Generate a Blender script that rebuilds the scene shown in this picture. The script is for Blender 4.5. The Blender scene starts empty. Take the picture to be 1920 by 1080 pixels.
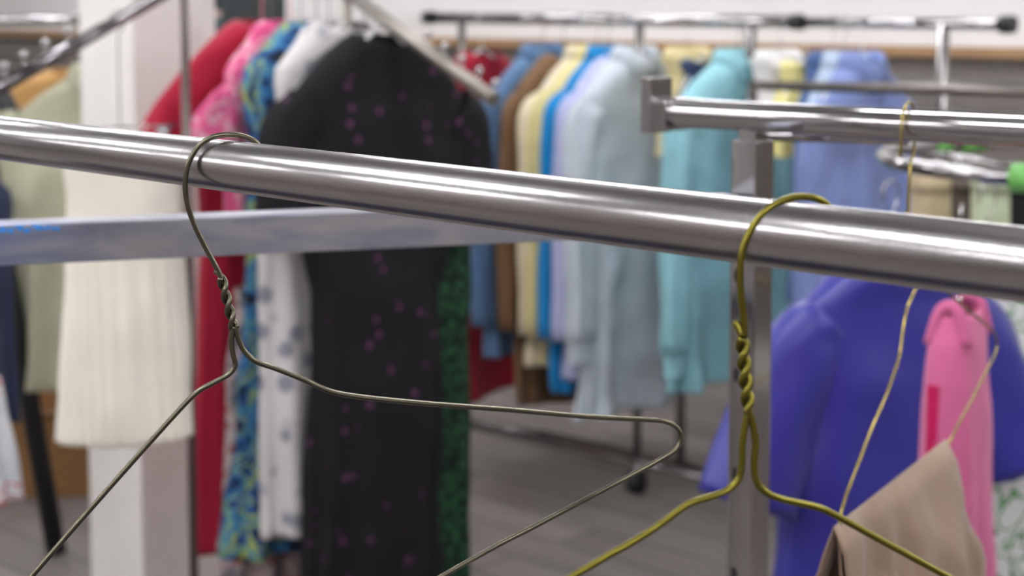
import bpy, bmesh, math, random
from mathutils import Vector, Matrix, noise

# ---------------------------------------------------------------- camera, light, exposure
SC = bpy.context.scene
COL = SC.collection
F = 3200.0                      # focal length in pixels of the 1920 px wide frame
PITCH = math.radians(5.0)
CAMZ = 1.40
Y0 = 15 + F * math.tan(PITCH)   # principal point row
cam_d = bpy.data.cameras.new('camera')
cam = bpy.data.objects.new('camera', cam_d); COL.objects.link(cam)
cam.location = (0, 0, CAMZ)
cam.rotation_euler = (math.radians(90) - PITCH, 0, 0)
cam_d.sensor_width = 36.0
cam_d.lens = 36.0 * F / 1920.0
cam_d.shift_y = -(540 - Y0) / 1920.0
cam_d.clip_start = 0.05
cam_d.dof.use_dof = True
cam_d.dof.focus_distance = 0.80
cam_d.dof.aperture_fstop = 10.5
SC.camera = cam
SC.view_settings.view_transform = 'Standard'
SC.view_settings.look = 'None'
SC.view_settings.gamma = 1.0
SC.view_settings.exposure = 0.0
SC.view_settings.use_curve_mapping = False
w = bpy.data.worlds.new('world'); SC.world = w; w.use_nodes = True
w.node_tree.nodes['Background'].inputs[0].default_value = (0.8, 0.85, 0.9, 1)
w.node_tree.nodes['Background'].inputs[1].default_value = 0.3
LAMP = 54.0                     # strength of the ceiling panels

# ---------------------------------------------------------------- picture -> place
cp, sp = math.cos(PITCH), math.sin(PITCH)
FWD = Vector((0, cp, -sp)); UPV = Vector((0, sp, cp)); RGT = Vector((1, 0, 0))
CAM = Vector((0, 0, CAMZ))
def ray(px, py):
    return FWD + RGT * ((px - 960) / F) - UPV * ((py - Y0) / F)
def at(px, py, D):
    d = ray(px, py); return CAM + d * (D / d.y)
def on_plane(px, py, p0, n):
    d = ray(px, py); return CAM + d * ((p0 - CAM).dot(n) / d.dot(n))
def xy(px, D):
    p = at(px, 15, D); return Vector((p.x, p.y, 0))
U = Vector((-.71, .704, 0)).normalized()     # along rails and walls (away to the left)
V = Vector((.704, .71, 0)).normalized()      # across them (away to the right)
ANG = math.atan2(V.y, V.x)

# ---------------------------------------------------------------- materials
def lin(c):
    return tuple(((x/255.)/12.92 if x/255. <= .04045 else ((x/255.+.055)/1.055)**2.4) for x in c) + (1,)
MATS = {}
def mat(name, col, rough=.6, metal=0., emit=0., bump=0., bscale=60., var=0., sheen=0., spec=.5):
    if name in MATS: return MATS[name]
    m = bpy.data.materials.new(name); m.use_nodes = True; MATS[name] = m
    nt = m.node_tree; b = nt.nodes['Principled BSDF']
    b.inputs['Base Color'].default_value = lin(col)
    b.inputs['Roughness'].default_value = rough
    b.inputs['Metallic'].default_value = metal
    b.inputs['Specular IOR Level'].default_value = spec
    if sheen: b.inputs['Sheen Weight'].default_value = sheen
    if emit:
        b.inputs['Emission Color'].default_value = lin(col); b.inputs['Emission Strength'].default_value = emit
    tc = nt.nodes.new('ShaderNodeTexCoord')
    if bump or var:
        n = nt.nodes.new('ShaderNodeTexNoise'); n.inputs['Scale'].default_value = bscale; n.inputs['Detail'].default_value = 4
        nt.links.new(tc.outputs['Object'], n.inputs['Vector'])
        if bump:
            bp = nt.nodes.new('ShaderNodeBump'); bp.inputs['Strength'].default_value = bump; bp.inputs['Distance'].default_value = .004
            nt.links.new(n.outputs['Fac'], bp.inputs['Height']); nt.links.new(bp.outputs['Normal'], b.inputs['Normal'])
        if var:
            r = nt.nodes.new('ShaderNodeValToRGB')
            c = lin(col)
            r.color_ramp.elements[0].color = tuple(x*(1-var) for x in c[:3]) + (1,)
            r.color_ramp.elements[1].color = tuple(min(1, x*(1+var)) for x in c[:3]) + (1,)
            r.color_ramp.elements[0].position = .3; r.color_ramp.elements[1].position = .7
            nt.links.new(n.outputs['Fac'], r.inputs['Fac']); nt.links.new(r.outputs['Color'], b.inputs['Base Color'])
    return m
def cloth(name, col, **k):
    k.setdefault('rough', .85); k.setdefault('bump', .25); k.setdefault('bscale', 25.); k.setdefault('var', .06); k.setdefault('sheen', .15); k.setdefault('spec', .2)
    return mat(name, col, **k)
def dots(name, base, dot, scale=14., thr=.24, rough=.8):
    if name in MATS: return MATS[name]
    m = mat(name, base, rough=rough, spec=.2); nt = m.node_tree; b = nt.nodes['Principled BSDF']; tc = [n for n in nt.nodes if n.type == 'TEX_COORD'][0]
    v = nt.nodes.new('ShaderNodeTexVoronoi'); v.inputs['Scale'].default_value = scale
    nt.links.new(tc.outputs['Object'], v.inputs['Vector'])
    r = nt.nodes.new('ShaderNodeValToRGB'); r.color_ramp.elements[0].color = lin(dot); r.color_ramp.elements[1].color = lin(base)
    r.color_ramp.elements[0].position = thr*.6; r.color_ramp.elements[1].position = thr
    nt.links.new(v.outputs['Distance'], r.inputs['Fac']); nt.links.new(r.outputs['Color'], b.inputs['Base Color'])
    return m
def print_mat(name, cols, scale=9., rough=.8, distort=1.2, detail=2.):
    """cols: list of (position, colour): cloth printed in flat irregular patches"""
    if name in MATS: return MATS[name]
    m = mat(name, cols[0][1], rough=rough, spec=.2); nt = m.node_tree; b = nt.nodes['Principled BSDF']; tc = [n for n in nt.nodes if n.type == 'TEX_COORD'][0]
    n = nt.nodes.new('ShaderNodeTexNoise'); n.inputs['Scale'].default_value = scale; n.inputs['Detail'].default_value = detail; n.inputs['Distortion'].default_value = distort
    nt.links.new(tc.outputs['Object'], n.inputs['Vector'])
    r = nt.nodes.new('ShaderNodeValToRGB'); r.color_ramp.interpolation = 'CONSTANT'
    els = r.color_ramp.elements
    els[0].position = 0; els[0].color = lin(cols[0][1]); els[1].position = cols[1][0]; els[1].color = lin(cols[1][1])
    for p, c in cols[2:]:
        e = els.new(p); e.color = lin(c)
    nt.links.new(n.outputs['Fac'], r.inputs['Fac']); nt.links.new(r.outputs['Color'], b.inputs['Base Color'])
    return m

CHROME = mat('chrome', (182, 180, 180), rough=.10, metal=1)
CHROME_W = mat('worn_chrome', (160, 157, 155), rough=.2, metal=1, bump=.04, bscale=180)
DARKMETAL = mat('dark_metal', (40, 40, 42), rough=.4, metal=.3)
BLACKP = mat('black_plastic', (25, 25, 27), rough=.5)
WIRE_G = mat('lacquered_steel_wire', (104, 99, 84), rough=.24, metal=.9)
WIRE_Y = mat('brass_lacquered_wire', (116, 108, 40), rough=.28, metal=.85)
WIRE_B = mat('pale_brass_wire', (160, 142, 78), rough=.22, metal=.9)
WHITEP = mat('white_plastic', (225, 222, 220), rough=.4)
PINKP = mat('pink_plastic', (215, 130, 140), rough=.4)
GREENP = mat('green_plastic', (104, 172, 84), rough=.45)

def steel_rail_material():
    m = mat('brushed_steel', (176, 173, 172), rough=.2, metal=1); nt = m.node_tree; b = nt.nodes['Principled BSDF']
    tc = [n for n in nt.nodes if n.type == 'TEX_COORD'][0]
    mp = nt.nodes.new('ShaderNodeMapping'); mp.inputs['Scale'].default_value = (500, 500, 14)
    n = nt.nodes.new('ShaderNodeTexNoise'); n.inputs['Scale'].default_value = 1; n.inputs['Detail'].default_value = 3
    nt.links.new(tc.outputs['Object'], mp.inputs['Vector']); nt.links.new(mp.outputs['Vector'], n.inputs['Vector'])
    n2 = nt.nodes.new('ShaderNodeTexNoise'); n2.inputs['Scale'].default_value = 260; n2.inputs['Detail'].default_value = 8; n2.inputs['Roughness'].default_value = .7
    nt.links.new(tc.outputs['Object'], n2.inputs['Vector'])
    mx = nt.nodes.new('ShaderNodeMath'); mx.operation = 'ADD'; nt.links.new(n.outputs['Fac'], mx.inputs[0]); nt.links.new(n2.outputs['Fac'], mx.inputs[1])
    mr = nt.nodes.new('ShaderNodeMapRange'); mr.inputs['From Min'].default_value = .7; mr.inputs['From Max'].default_value = 1.35
    mr.inputs['To Min'].default_value = .20; mr.inputs['To Max'].default_value = .27
    nt.links.new(mx.outputs[0], mr.inputs['Value']); nt.links.new(mr.outputs['Result'], b.inputs['Roughness'])
    bp = nt.nodes.new('ShaderNodeBump'); bp.inputs['Strength'].default_value = .012; bp.inputs['Distance'].default_value = .0002
    nt.links.new(n2.outputs['Fac'], bp.inputs['Height']); nt.links.new(bp.outputs['Normal'], b.inputs['Normal'])
    return m
STEEL = steel_rail_material()

# ---------------------------------------------------------------- object helpers
def link(name, bm, m, parent=None, smooth=True):
    me = bpy.data.meshes.new(name)
    bmesh.ops.recalc_face_normals(bm, faces=bm.faces)
    if smooth:
        for f in bm.faces: f.smooth = True
    bm.to_mesh(me); bm.free()
    if m: me.materials.append(m)
    o = bpy.data.objects.new(name, me); COL.objects.link(o)
    if parent: o.parent = parent
    return o
def thing(name, label, cat, loc=(0, 0, 0), rz=0., group=None):
    o = bpy.data.objects.new(name, None); COL.objects.link(o); o.empty_display_size = .05
    o.location = loc; o.rotation_euler = (0, 0, rz); o['label'] = label; o['category'] = cat
    if group: o['group'] = group
    return o
def tag(o, label, cat, group=None):
    o['label'] = label; o['category'] = cat
    if group: o['group'] = group
    return o
def struct(name, bm, m, smooth=False):
    o = link(name, bm, m, None, smooth); o['kind'] = 'structure'; return o
def spline(pts, sub=8):
    pts = [Vector(p) for p in pts]
    P = [2*pts[0]-pts[1]] + pts + [2*pts[-1]-pts[-2]]
    out = []
    for i in range(1, len(P)-2):
        a, b, c, d = P[i-1], P[i], P[i+1], P[i+2]
        for k in range(sub):
            t = k/sub
            out.append(.5*((2*b) + (c-a)*t + (2*a-5*b+4*c-d)*t*t + (3*b-a-3*c+d)*t**3))
    out.append(pts[-1]); return out
def tube(bm, pts, r, seg=12, caps=True, smoothpath=0, closed=False, flat=1.0):
    pts = [Vector(p) for p in pts]
    if smoothpath: pts = spline(pts, smoothpath)
    n = len(pts); rs = r if isinstance(r, (list, tuple)) else [r]*n
    if len(rs) != n: rs = [rs[min(len(rs)-1, int(i*len(rs)/n))] for i in range(n)]
    rings = []; nor = None
    for i, p in enumerate(pts):
        if closed: t = (pts[(i+1) % n]-pts[i-1])
        else: t = (pts[min(i+1, n-1)]-pts[max(i-1, 0)])
        t.normalize()
        if nor is None:
            a = Vector((0, 0, 1)) if abs(t.z) < .9 else Vector((1, 0, 0))
            nor = (a - t*a.dot(t)).normalized()
        else:
            nor = (nor - t*nor.dot(t)).normalized()
        bi = t.cross(nor)
        rings.append([bm.verts.new(p + (nor*math.cos(2*math.pi*k/seg) + bi*math.sin(2*math.pi*k/seg)*flat)*rs[i]) for k in range(seg)])
    m = n if closed else n-1
    for i in range(m):
        A, B = rings[i], rings[(i+1) % n]
        for k in range(seg):
            bm.faces.new((A[k], A[(k+1) % seg], B[(k+1) % seg], B[k]))
    if caps and not closed:
        bm.faces.new(rings[0]); bm.faces.new(rings[-1][::-1])
    return rings
def box(bm, c, sx, sy, sz, ax=None, ay=None, bevel=0.):
    ax = ax or Vector((1, 0, 0)); ay = ay or Vector((0, 1, 0)); az = ax.cross(ay).normalized()
    c = Vector(c); vs = []
    for i in (-1, 1):
        for j in (-1, 1):
            for k in (-1, 1):
                vs.append(bm.verts.new(c + ax*i*sx/2 + ay*j*sy/2 + az*k*sz/2))
    fs = [bm.faces.new([vs[i] for i in q]) for q in ((0,1,3,2),(4,6,7,5),(0,4,5,1),(2,3,7,6),(0,2,6,4),(1,5,7,3))]
    if bevel:
        es = set(e for f in fs for e in f.edges)
        bmesh.ops.bevel(bm, geom=list(es), offset=bevel, segments=2, affect='EDGES', profile=.7)
def sphere(bm, c, r, seg=16, squash=1.):
    bmesh.ops.create_uvsphere(bm, u_segments=seg, v_segments=seg//2+2, radius=r, matrix=Matrix.Translation(Vector(c)) @ Matrix.Diagonal((1, 1, squash, 1)))
def mb(fn, *a, **k):
    bm = bmesh.new(); fn(bm, *a, **k); return bm

# ================================================================ THE ROOM
def quad(name, pts, m):
    bm = bmesh.new(); bm.faces.new([bm.verts.new(p) for p in pts]); return struct(name, bm, m)
def room_pt(u, v, z): return U*u + V*v + Vector((0, 0, z))
C_BACK, C_FRONT, U0, U1, H = 5.11, -3.6, -4.5, 11.0, 3.1
WALLP = mat('white_wall_paint', (222, 219, 216), rough=.8, bump=.15, bscale=8)
WALLD = mat('taupe_wall_paint', (146, 138, 136), rough=.8)
def floor_material():
    m = mat('grey_plank_floor', (118, 110, 106), rough=.45); nt = m.node_tree; b = nt.nodes['Principled BSDF']
    tc = [n for n in nt.nodes if n.type == 'TEX_COORD'][0]
    mp = nt.nodes.new('ShaderNodeMapping'); mp.vector_type = 'TEXTURE'; mp.inputs['Rotation'].default_value = (0, 0, math.atan2(-U.y, -U.x))
    nt.links.new(tc.outputs['Object'], mp.inputs['Vector'])
    br = nt.nodes.new('ShaderNodeTexBrick'); br.inputs['Scale'].default_value = 1; br.inputs['Brick Width'].default_value = 1.2; br.inputs['Row Height'].default_value = .16
    br.inputs['Mortar Size'].default_value = .004
    br.inputs['Color1'].default_value = lin((128, 120, 117)); br.inputs['Color2'].default_value = lin((108, 100, 97)); br.inputs['Mortar'].default_value = lin((60, 55, 52))
    nt.links.new(mp.outputs['Vector'], br.inputs['Vector'])
    mp2 = nt.nodes.new('ShaderNodeMapping'); mp2.inputs['Scale'].default_value = (1.2, 14, 1); nt.links.new(mp.outputs['Vector'], mp2.inputs['Vector'])
    n = nt.nodes.new('ShaderNodeTexNoise'); n.inputs['Scale'].default_value = 2; n.inputs['Detail'].default_value = 5; nt.links.new(mp2.outputs['Vector'], n.inputs['Vector'])
    mix = nt.nodes.new('ShaderNodeMixRGB'); mix.blend_type = 'OVERLAY'; mix.inputs[0].default_value = .55
    nt.links.new(br.outputs['Color'], mix.inputs[1]); nt.links.new(n.outputs['Fac'], mix.inputs[2]); nt.links.new(mix.outputs[0], b.inputs['Base Color'])
    return m
quad('floor', [room_pt(U0, C_FRONT, 0), room_pt(U1, C_FRONT, 0), room_pt(U1, C_BACK, 0), room_pt(U0, C_BACK, 0)], floor_material())
quad('ceiling', [room_pt(U0, C_FRONT, H), room_pt(U0, C_BACK, H), room_pt(U1, C_BACK, H), room_pt(U1, C_FRONT, H)], mat('ceiling_paint', (132, 130, 130), rough=.9))
quad('wall_back', [room_pt(U0, C_BACK, 0), room_pt(U1, C_BACK, 0), room_pt(U1, C_BACK, H), room_pt(U0, C_BACK, H)], WALLP)
quad('wall_front', [room_pt(U0, C_FRONT, 0), room_pt(U1, C_FRONT, 0), room_pt(U1, C_FRONT, H), room_pt(U0, C_FRONT, H)], WALLD)
quad('wall_right', [room_pt(U0, C_FRONT, 0), room_pt(U0, C_BACK, 0), room_pt(U0, C_BACK, H), room_pt(U0, C_FRONT, H)], WALLD)
quad('wall_left', [room_pt(U1, C_FRONT, 0), room_pt(U1, C_BACK, 0), room_pt(U1, C_BACK, H), room_pt(U1, C_FRONT, H)], WALLP)
# slat boards of the wall under the wooden ledge
bm = bmesh.new(); z = .16
while z < 1.20:
    box(bm, room_pt((U0+U1)/2, C_BACK-.012, z+.045), U1-U0, .02, .088, U, V); z += .1
struct('trim_1', bm, mat('grey_slat_board', (112, 104, 97), rough=.6, var=.08, bscale=3))
struct('trim_2', mb(box, room_pt((U0+U1)/2, C_BACK-.035, 1.255), U1-U0, .07, .035, U, V), mat('tan_wood_ledge', (156, 122, 86), rough=.5, var=.1, bscale=6))
struct('baseboard_back', mb(box, room_pt((U0+U1)/2, C_BACK-.01, .06), U1-U0, .02, .12, U, V), mat('baseboard_paint', (200, 196, 190), rough=.6))

# white timber columns
CW = mat('white_painted_timber', (226, 222, 216), rough=.7, bump=.4, bscale=14, var=.03)
c0 = xy(248, 3.75)
bm = bmesh.new(); hw = .22
cc = c0 + U*hw/2 + V*hw/2
box(bm, Vector((cc.x, cc.y, H/2)), hw, hw, H, U, V, bevel=.004)
struct('trim_3', bm, CW)

# ceiling lamps
LM = mat('lamp_diffuser', (250, 251, 255), emit=LAMP)
FR = mat('lamp_frame', (230, 230, 230), rough=.5)
proto = None; k = 0
where = ['nearest the left wall', 'by the left wall', 'over the aisle', 'over the racks', 'over the camera side', 'towards the right', 'by the right wall', 'nearest the right wall']
for iu in range(6):
    for iv in range(4):
        p = room_pt(-3.4 + iu*2.2, -2.7 + iv*2.1, H-.40)
        if proto is None:
            t = thing('ceiling_light', '', 'ceiling light', p, math.atan2(U.y, U.x)); proto = t
            for s in (-1, 1):
                link('end_plate', mb(box, (s*.62, 0, 0), .04, .24, .07, bevel=.004), FR, t, False)
                link('hanging_rod', mb(tube, [(s*.5, 0, 0), (s*.5, 0, .40)], .004, 6), FR, t)
                link('fluorescent_tube', mb(tube, [(-.6, s*.08, 0), (.6, s*.08, 0)], .019, 12), LM, t)
            link('spine', mb(box, (0, 0, .02), 1.2, .05, .02), FR, t, False)
            parts = [o for o in COL.objects if o.parent == t]
        else:
            t = proto.copy(); COL.objects.link(t); t.location = p
            for o in parts:
                c = o.copy(); COL.objects.link(c); c.parent = t
        t['label'] = 'pair of long fluorescent tubes hung from the ceiling above the clothes racks'
        t['group'] = 'fluorescent ceiling lamps'

# ================================================================ FOREGROUND RACK
def rail_line(px0, py0, D0, px1, py1, D1):
    a, b = at(px0, py0, D0), at(px1, py1, D1)
    def f(px):            # point of the line seen in column px
        ta = (px-960)/F
        # solve (a+t(b-a)) x = k * y in the level frame used by at()
        ka, kb = (a.x/a.y), (b.x/b.y)
        kx = ray(px, 15).x / ray(px, 15).y
        t = (kx*a.y - a.x) / ((b.x-a.x) - kx*(b.y-a.y))
        return a + (b-a)*t
    return a, b, f
def xf_from(a, b):        # frame with Z along a->b
    z = (b-a).normalized(); x = z.cross(Vector((0, 0, 1)) if abs(z.z) < .99 else U).normalized(); y = z.cross(x)
    m = Matrix((x, y, z)).transposed().to_4x4(); m.translation = a; return m
def straight(name, a, b, r, m, parent=None, seg=32, profile=None):
    """round bar between two points, its own axes along the bar"""
    L = (b-a).length; bm = bmesh.new()
    rings = profile or [(0, r), (L, r)]
    tube(bm, [(0, 0, q[0]) for q in rings], [q[1] for q in rings], seg=seg)
    o = link(name, bm, m, parent); o.matrix_local = xf_from(a, b)
    for p in o.data.polygons:
        if len(p.vertices) > 4: p.use_smooth = False
    return o

a, b, RAIL1 = rail_line(0, 258, .979, 1900, 494, .566)
d1 = (b-a).normalized()
A1, B1 = a - d1*.55, b + d1*.22
t = thing('garment_rack', 'nearest garment rack, thick satin steel rail crossing the whole picture', 'clothes rack', (0, 0, 0))
straight('rail', A1, B1, .0127, STEEL, t, seg=64)
for q, s in ((A1, 1), (B1, -1)):
    q = q + d1*s*.0
    straight('upright', Vector((q.x, q.y, .03)), q + Vector((0, 0, .012)), .0125, CHROME_W, t)
    foot = bmesh.new(); tube(foot, [Vector((q.x, q.y, .03))-V*.22, Vector((q.x, q.y, .03))+V*.22], .0125, 16); link('foot', foot, CHROME_W, t)

lb = Vector((0, 0, -.34)) + d1.cross(Vector((0, 0, 1))).normalized()*.05  # unseen bar added below, so the rail reflects a dark line
mid = (A1+B1)/2 + lb
link('added_reflection_bar', mb(box, mid, (B1-A1).length, .17, .03, d1, d1.cross(Vector((0, 0, -1))).normalized(), bevel=.002), mat('navy_reflection_bar', (16, 20, 40), rough=.4), t, False)
# second rack: post, parallel rail, flat cross bar
post = at(1410, 400, 1.46)
t2 = thing('garment_rack', 'slotted square post rack behind the front rail, with flat cross bar on the left', 'clothes rack', (post.x, post.y, 0))
def sub(v): return Vector(v) - Vector((post.x, post.y, 0))
ztop = at(1410, 262, 1.46).z
bm = bmesh.new(); pw = .0262
box(bm, (0, 0, ztop/2), pw, pw, ztop, U, V, bevel=.0015)
po = link('post', bm, CHROME, t2, False)
hb = bmesh.new()
for i in range(0, 12):                       # punched slots along the left face
    zz = at(1382, 518 + 187*i, 1.45).z
    if zz > .05:
        c = -V*(pw/2+.0002) + U*.005 + Vector((0, 0, zz))
        ring = [hb.verts.new(c + U*math.cos(s*math.pi/6)*.0036 + Vector((0, 0, math.sin(s*math.pi/6)*.0065))) for s in range(12)]
        hb.faces.new(ring)
link('slot', hb, BLACKP, po, False)['kind'] = 'stuff'
# rail with flared end, end bracket, sleeve
a, b, RAIL2 = rail_line(1400, 218, 1.46, 1900, 245, 1.25)
d2 = (b-a).normalized()
e0 = RAIL2(1238); e1 = b + d2*.75
L = (e1-e0).length
straight('rail', sub(e0), sub(e1), .0127, CHROME, t2, 40, [(0, .0142), (.03, .0140), (.06, .0131), (.1, .0127), (L, .0127)])
bm = bmesh.new()
q = sub(e0) - d2*.004
box(bm, q + Vector((0, 0, .006)), .012, .030, .050, U, V, bevel=.001); link('end_bracket', bm, CHROME, t2, False)
bm = bmesh.new(); tube(bm, [q, q + d2*.02], .0148, 4); 
bm.free(); bm = bmesh.new(); box(bm, q + d2*.014 - Vector((0, 0, .003)), .026, .029, .026, d2, d2.cross(Vector((0, 0, -1))), bevel=.001); link('collar', bm, CHROME, t2, False)
bm = bmesh.new(); zc = a.z
box(bm, Vector((0, 0, (zc + ztop)/2-.004)), .018, .018, zc-ztop+.0, U, V, bevel=.001); link('sleeve', bm, CHROME, t2, False)
bm = bmesh.new(); pa, pb = sub(at(1424, 254, 1.5)), sub(at(1700, 262, 1.40)); tube(bm, [pa, pb], .0048, 12); link('stay_rod', bm, CHROME, t2)
# cross bar with a blue reflection painted in, plus scraps of blue film
def bar_material():
    m = mat('dull_steel_bar', (176, 178, 184), rough=.32, metal=.85); nt = m.node_tree; b_ = nt.nodes['Principled BSDF']
    tc = [n for n in nt.nodes if n.type == 'TEX_COORD'][0]
    sep = nt.nodes.new('ShaderNodeSeparateXYZ'); nt.links.new(tc.outputs['Object'], sep.inputs[0])
    mp = nt.nodes.new('ShaderNodeMapping'); mp.inputs['Scale'].default_value = (14, 60, 60); nt.links.new(tc.outputs['Object'], mp.inputs[0])
    n = nt.nodes.new('ShaderNodeTexNoise'); n.inputs['Scale'].default_value = 1; n.inputs['Detail'].default_value = 6; n.inputs['Distortion'].default_value = .6
    nt.links.new(mp.outputs[0], n.inputs['Vector'])
    r = nt.nodes.new('ShaderNodeValToRGB'); e = r.color_ramp.elements
    e[0].position = .3; e[0].color = lin((150, 154, 172)); e[1].position = .72; e[1].color = lin((200, 197, 196))
    x = e.new(.5); x.color = lin((176, 178, 188)); nt.links.new(n.outputs['Fac'], r.inputs['Fac'])
    # blue reflection and film, both put into the colour of the far-left stretch
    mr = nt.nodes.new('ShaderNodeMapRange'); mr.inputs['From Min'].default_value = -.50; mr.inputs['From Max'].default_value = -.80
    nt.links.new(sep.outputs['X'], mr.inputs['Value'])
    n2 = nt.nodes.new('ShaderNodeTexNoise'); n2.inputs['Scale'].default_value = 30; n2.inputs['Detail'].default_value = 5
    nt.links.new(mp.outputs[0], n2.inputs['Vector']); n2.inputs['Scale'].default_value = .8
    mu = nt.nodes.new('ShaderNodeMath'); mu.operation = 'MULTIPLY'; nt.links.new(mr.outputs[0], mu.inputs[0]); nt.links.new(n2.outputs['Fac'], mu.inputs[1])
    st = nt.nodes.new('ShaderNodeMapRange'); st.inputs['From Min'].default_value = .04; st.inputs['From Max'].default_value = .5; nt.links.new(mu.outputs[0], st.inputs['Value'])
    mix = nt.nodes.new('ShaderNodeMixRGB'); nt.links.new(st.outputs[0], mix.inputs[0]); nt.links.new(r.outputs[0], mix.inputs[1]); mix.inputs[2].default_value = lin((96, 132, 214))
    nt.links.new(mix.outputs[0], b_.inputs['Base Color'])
    bp = nt.nodes.new('ShaderNodeBump'); bp.inputs['Strength'].default_value = .25; bp.inputs['Distance'].default_value = .001
    nt.links.new(n.outputs['Fac'], bp.inputs['Height']); nt.links.new(bp.outputs['Normal'], b_.inputs['Normal'])
    return m
pb = at(1372, 399, 1.45); pa = at(0, 446, 1.264)
db = (pb-pa).normalized(); pe = pa - db*.10
axb = db; ayb = Vector((0, 0, 1)).cross(db).normalized()
bm = bmesh.new(); Lb = (pb-pe).length
box(bm, (-Lb/2, 0, 0), Lb, .030, .031, bevel=.0015)
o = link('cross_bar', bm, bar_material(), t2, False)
o.matrix_local = Matrix.Translation(sub(pb)) @ Matrix.Rotation(math.atan2(db.y, db.x), 4, 'Z')
fb = bmesh.new(); random.seed(4)
for i in range(15):                          # torn crumbs of blue film along the top edge
    xx = -Lb + .10 + .044*i/15 + random.uniform(-.001, .001)
    box(fb, (xx, -.0153, .0118 + random.uniform(-.002, .002)), random.uniform(.0015, .004), .0008, random.uniform(.0015, .004), bevel=0)
fo = link('film_residue', fb, mat('blue_film', (60, 150, 235), rough=.4), o, False); fo['label'] = 'bright blue scraps of torn film'
bm = bmesh.new(); pz = sub(pe) - db*.0
box(bm, Vector((pz.x, pz.y, (pe.z+.016)/2)), .03, .03, pe.z+.016, axb, ayb); link('post', bm, CHROME_W, t2, False)
for q in (Vector((0, 0, .015)), Vector((pz.x, pz.y, .015))):
    bm = bmesh.new(); box(bm, q, .03, .5, .03, U, V, bevel=.002); link('foot', bm, CHROME_W, t2, False)

# ================================================================ WIRE HANGERS IN FRONT
WR = .00137
def plane_at(P, theta):
    n = Vector((math.sin(theta), -math.cos(theta), 0))
    return lambda px, py, off=0.: on_plane(px, py, P, n) + n*off, n
def twist(bm, p0, p1, turns, r, n, stub):
    ax = (p1-p0); L = ax.length; ax.normalize(); e1_ = n; e2_ = ax.cross(n).normalized()
    ends = []
    for s in (0, 1):
        pts = []
        N = int(turns*24)
        for i in range(N+1):
            a_ = 2*math.pi*turns*i/N + math.pi*s + .4
            pts.append(p0 + ax*(L*i/N) + (e1_*math.cos(a_) + e2_*math.sin(a_))*r*1.03)
        if s == 1: pts = [stub] + pts
        tube(bm, pts, r, 12); ends.append((pts[0], pts[-1]))
    return ends
def front_hanger(label, material, P, theta, hook, tw0, tw1, turns, stub, left, right, wr=WR, n_side=1):
    f, n = plane_at(P, theta)
    t = thing('wire_hanger', label, 'clothes hanger', (P.x, P.y, P.z))
    org = Vector(P)
    loc = lambda p: f(*p) - org
    bm = bmesh.new(); tube(bm, [loc(p) for p in hook], wr, 14, smoothpath=8)
    link('hook', bm, material, t)
    bm = bmesh.new(); twist(bm, loc(tw0), loc(tw1), turns, wr, n, loc(stub)); link('twisted_neck', bm, material, t)
    pts = [loc(p) for p in left][::-1]
    bm = bmesh.new(); tube(bm, [loc(p) for p in left] + [loc(p) for p in right[::-1]], wr, 14, smoothpath=8)
    link('shoulder_wire', bm, material, t)
    return t, f, n
front_hanger('bare grey wire hanger hooked askew over the left part of the front rail', WIRE_G, RAIL1(425), math.radians(15),
    [(497, 318), (494, 292), (479, 266), (450, 254), (420, 253), (394, 259), (370, 277), (353, 308), (347, 345), (352, 385), (366, 425), (386, 465), (406, 502), (416, 524)],
    (415, 520), (439, 616), 1.75, (404, 508),
    [(437, 612), (434, 640), (437, 665), (441, 684), (430, 701), (400, 718), (370, 735), (330, 775), (200, 920), (60, 1080), (-290, 1488), (-378, 1610), (-400, 1700), (-375, 1755), (-320, 1740)],
    [(441, 612), (447, 635), (459, 659), (481, 678), (520, 692), (570, 712), (620, 734), (680, 745), (800, 757), (960, 769), (1100, 781), (1215, 787), (1250, 791), (1270, 803), (1277, 821), (1268, 842), (1240, 860), (1180, 893), (1000, 988), (830, 1080), (0, 1556)])
front_hanger('bare olive gold wire hanger hooked over the right part of the front rail', WIRE_Y, RAIL1(1490), math.radians(15),
    [(1566, 455), (1564, 415), (1552, 386), (1532, 373), (1510, 369), (1484, 371), (1455, 382), (1430, 401), (1408, 431), (1393, 467), (1388, 505), (1389, 550), (1394, 590), (1396, 632)],
    (1391, 632), (1403, 772), 2.1, (1379, 603),
    [(1403, 768), (1398, 792), (1392, 830), (1391, 868), (1385, 898), (1366, 918), (1335, 931), (1298, 942), (1276, 955), (1240, 982), (1180, 1020), (1075, 1080), (430, 1462), (372, 1510), (385, 1558), (440, 1572)],
    [(1403, 768), (1411, 793), (1417, 830), (1414, 870), (1419, 903), (1438, 924), (1470, 937), (1532, 951), (1568, 967), (1650, 1012), (1780, 1083), (2270, 1352), (2345, 1400), (2342, 1440), (2280, 1458)])

# hanger with khaki trousers on the second rail
th = math.radians(60); PP = RAIL2(1708); 
f3, n3 = plane_at(PP, th)
t3 = thing('wire_hanger', 'pale brass wire hanger on the second rail, carrying folded khaki trousers', 'clothes hanger', PP)
l3 = lambda p: f3(*p) - PP
dd = Vector((math.cos(th), math.sin(th), 0))
def g3(Lq, zq): return dd*Lq + Vector((0, 0, zq))
bm = bmesh.new()
hk = [g3(-.019, -.024), g3(-.0185, -.010)] + [g3(-.0175*math.cos(s), .0175*math.sin(s)) for s in (0, .5, 1.0, 1.57, 2.1, 2.6, 3.1)] + [g3(.015, -.02), g3(.006, -.035), g3(.003, -.06), g3(.003, -.075)]
tube(bm, hk, .0012, 12, smoothpath=6); link('hook', bm, WIRE_B, t3)
bm = bmesh.new(); twist(bm, g3(.003, -.073), g3(.003, -.125), 3, .0012, n3, g3(-.002, -.068)); link('twisted_neck', bm, WIRE_B, t3)
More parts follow.
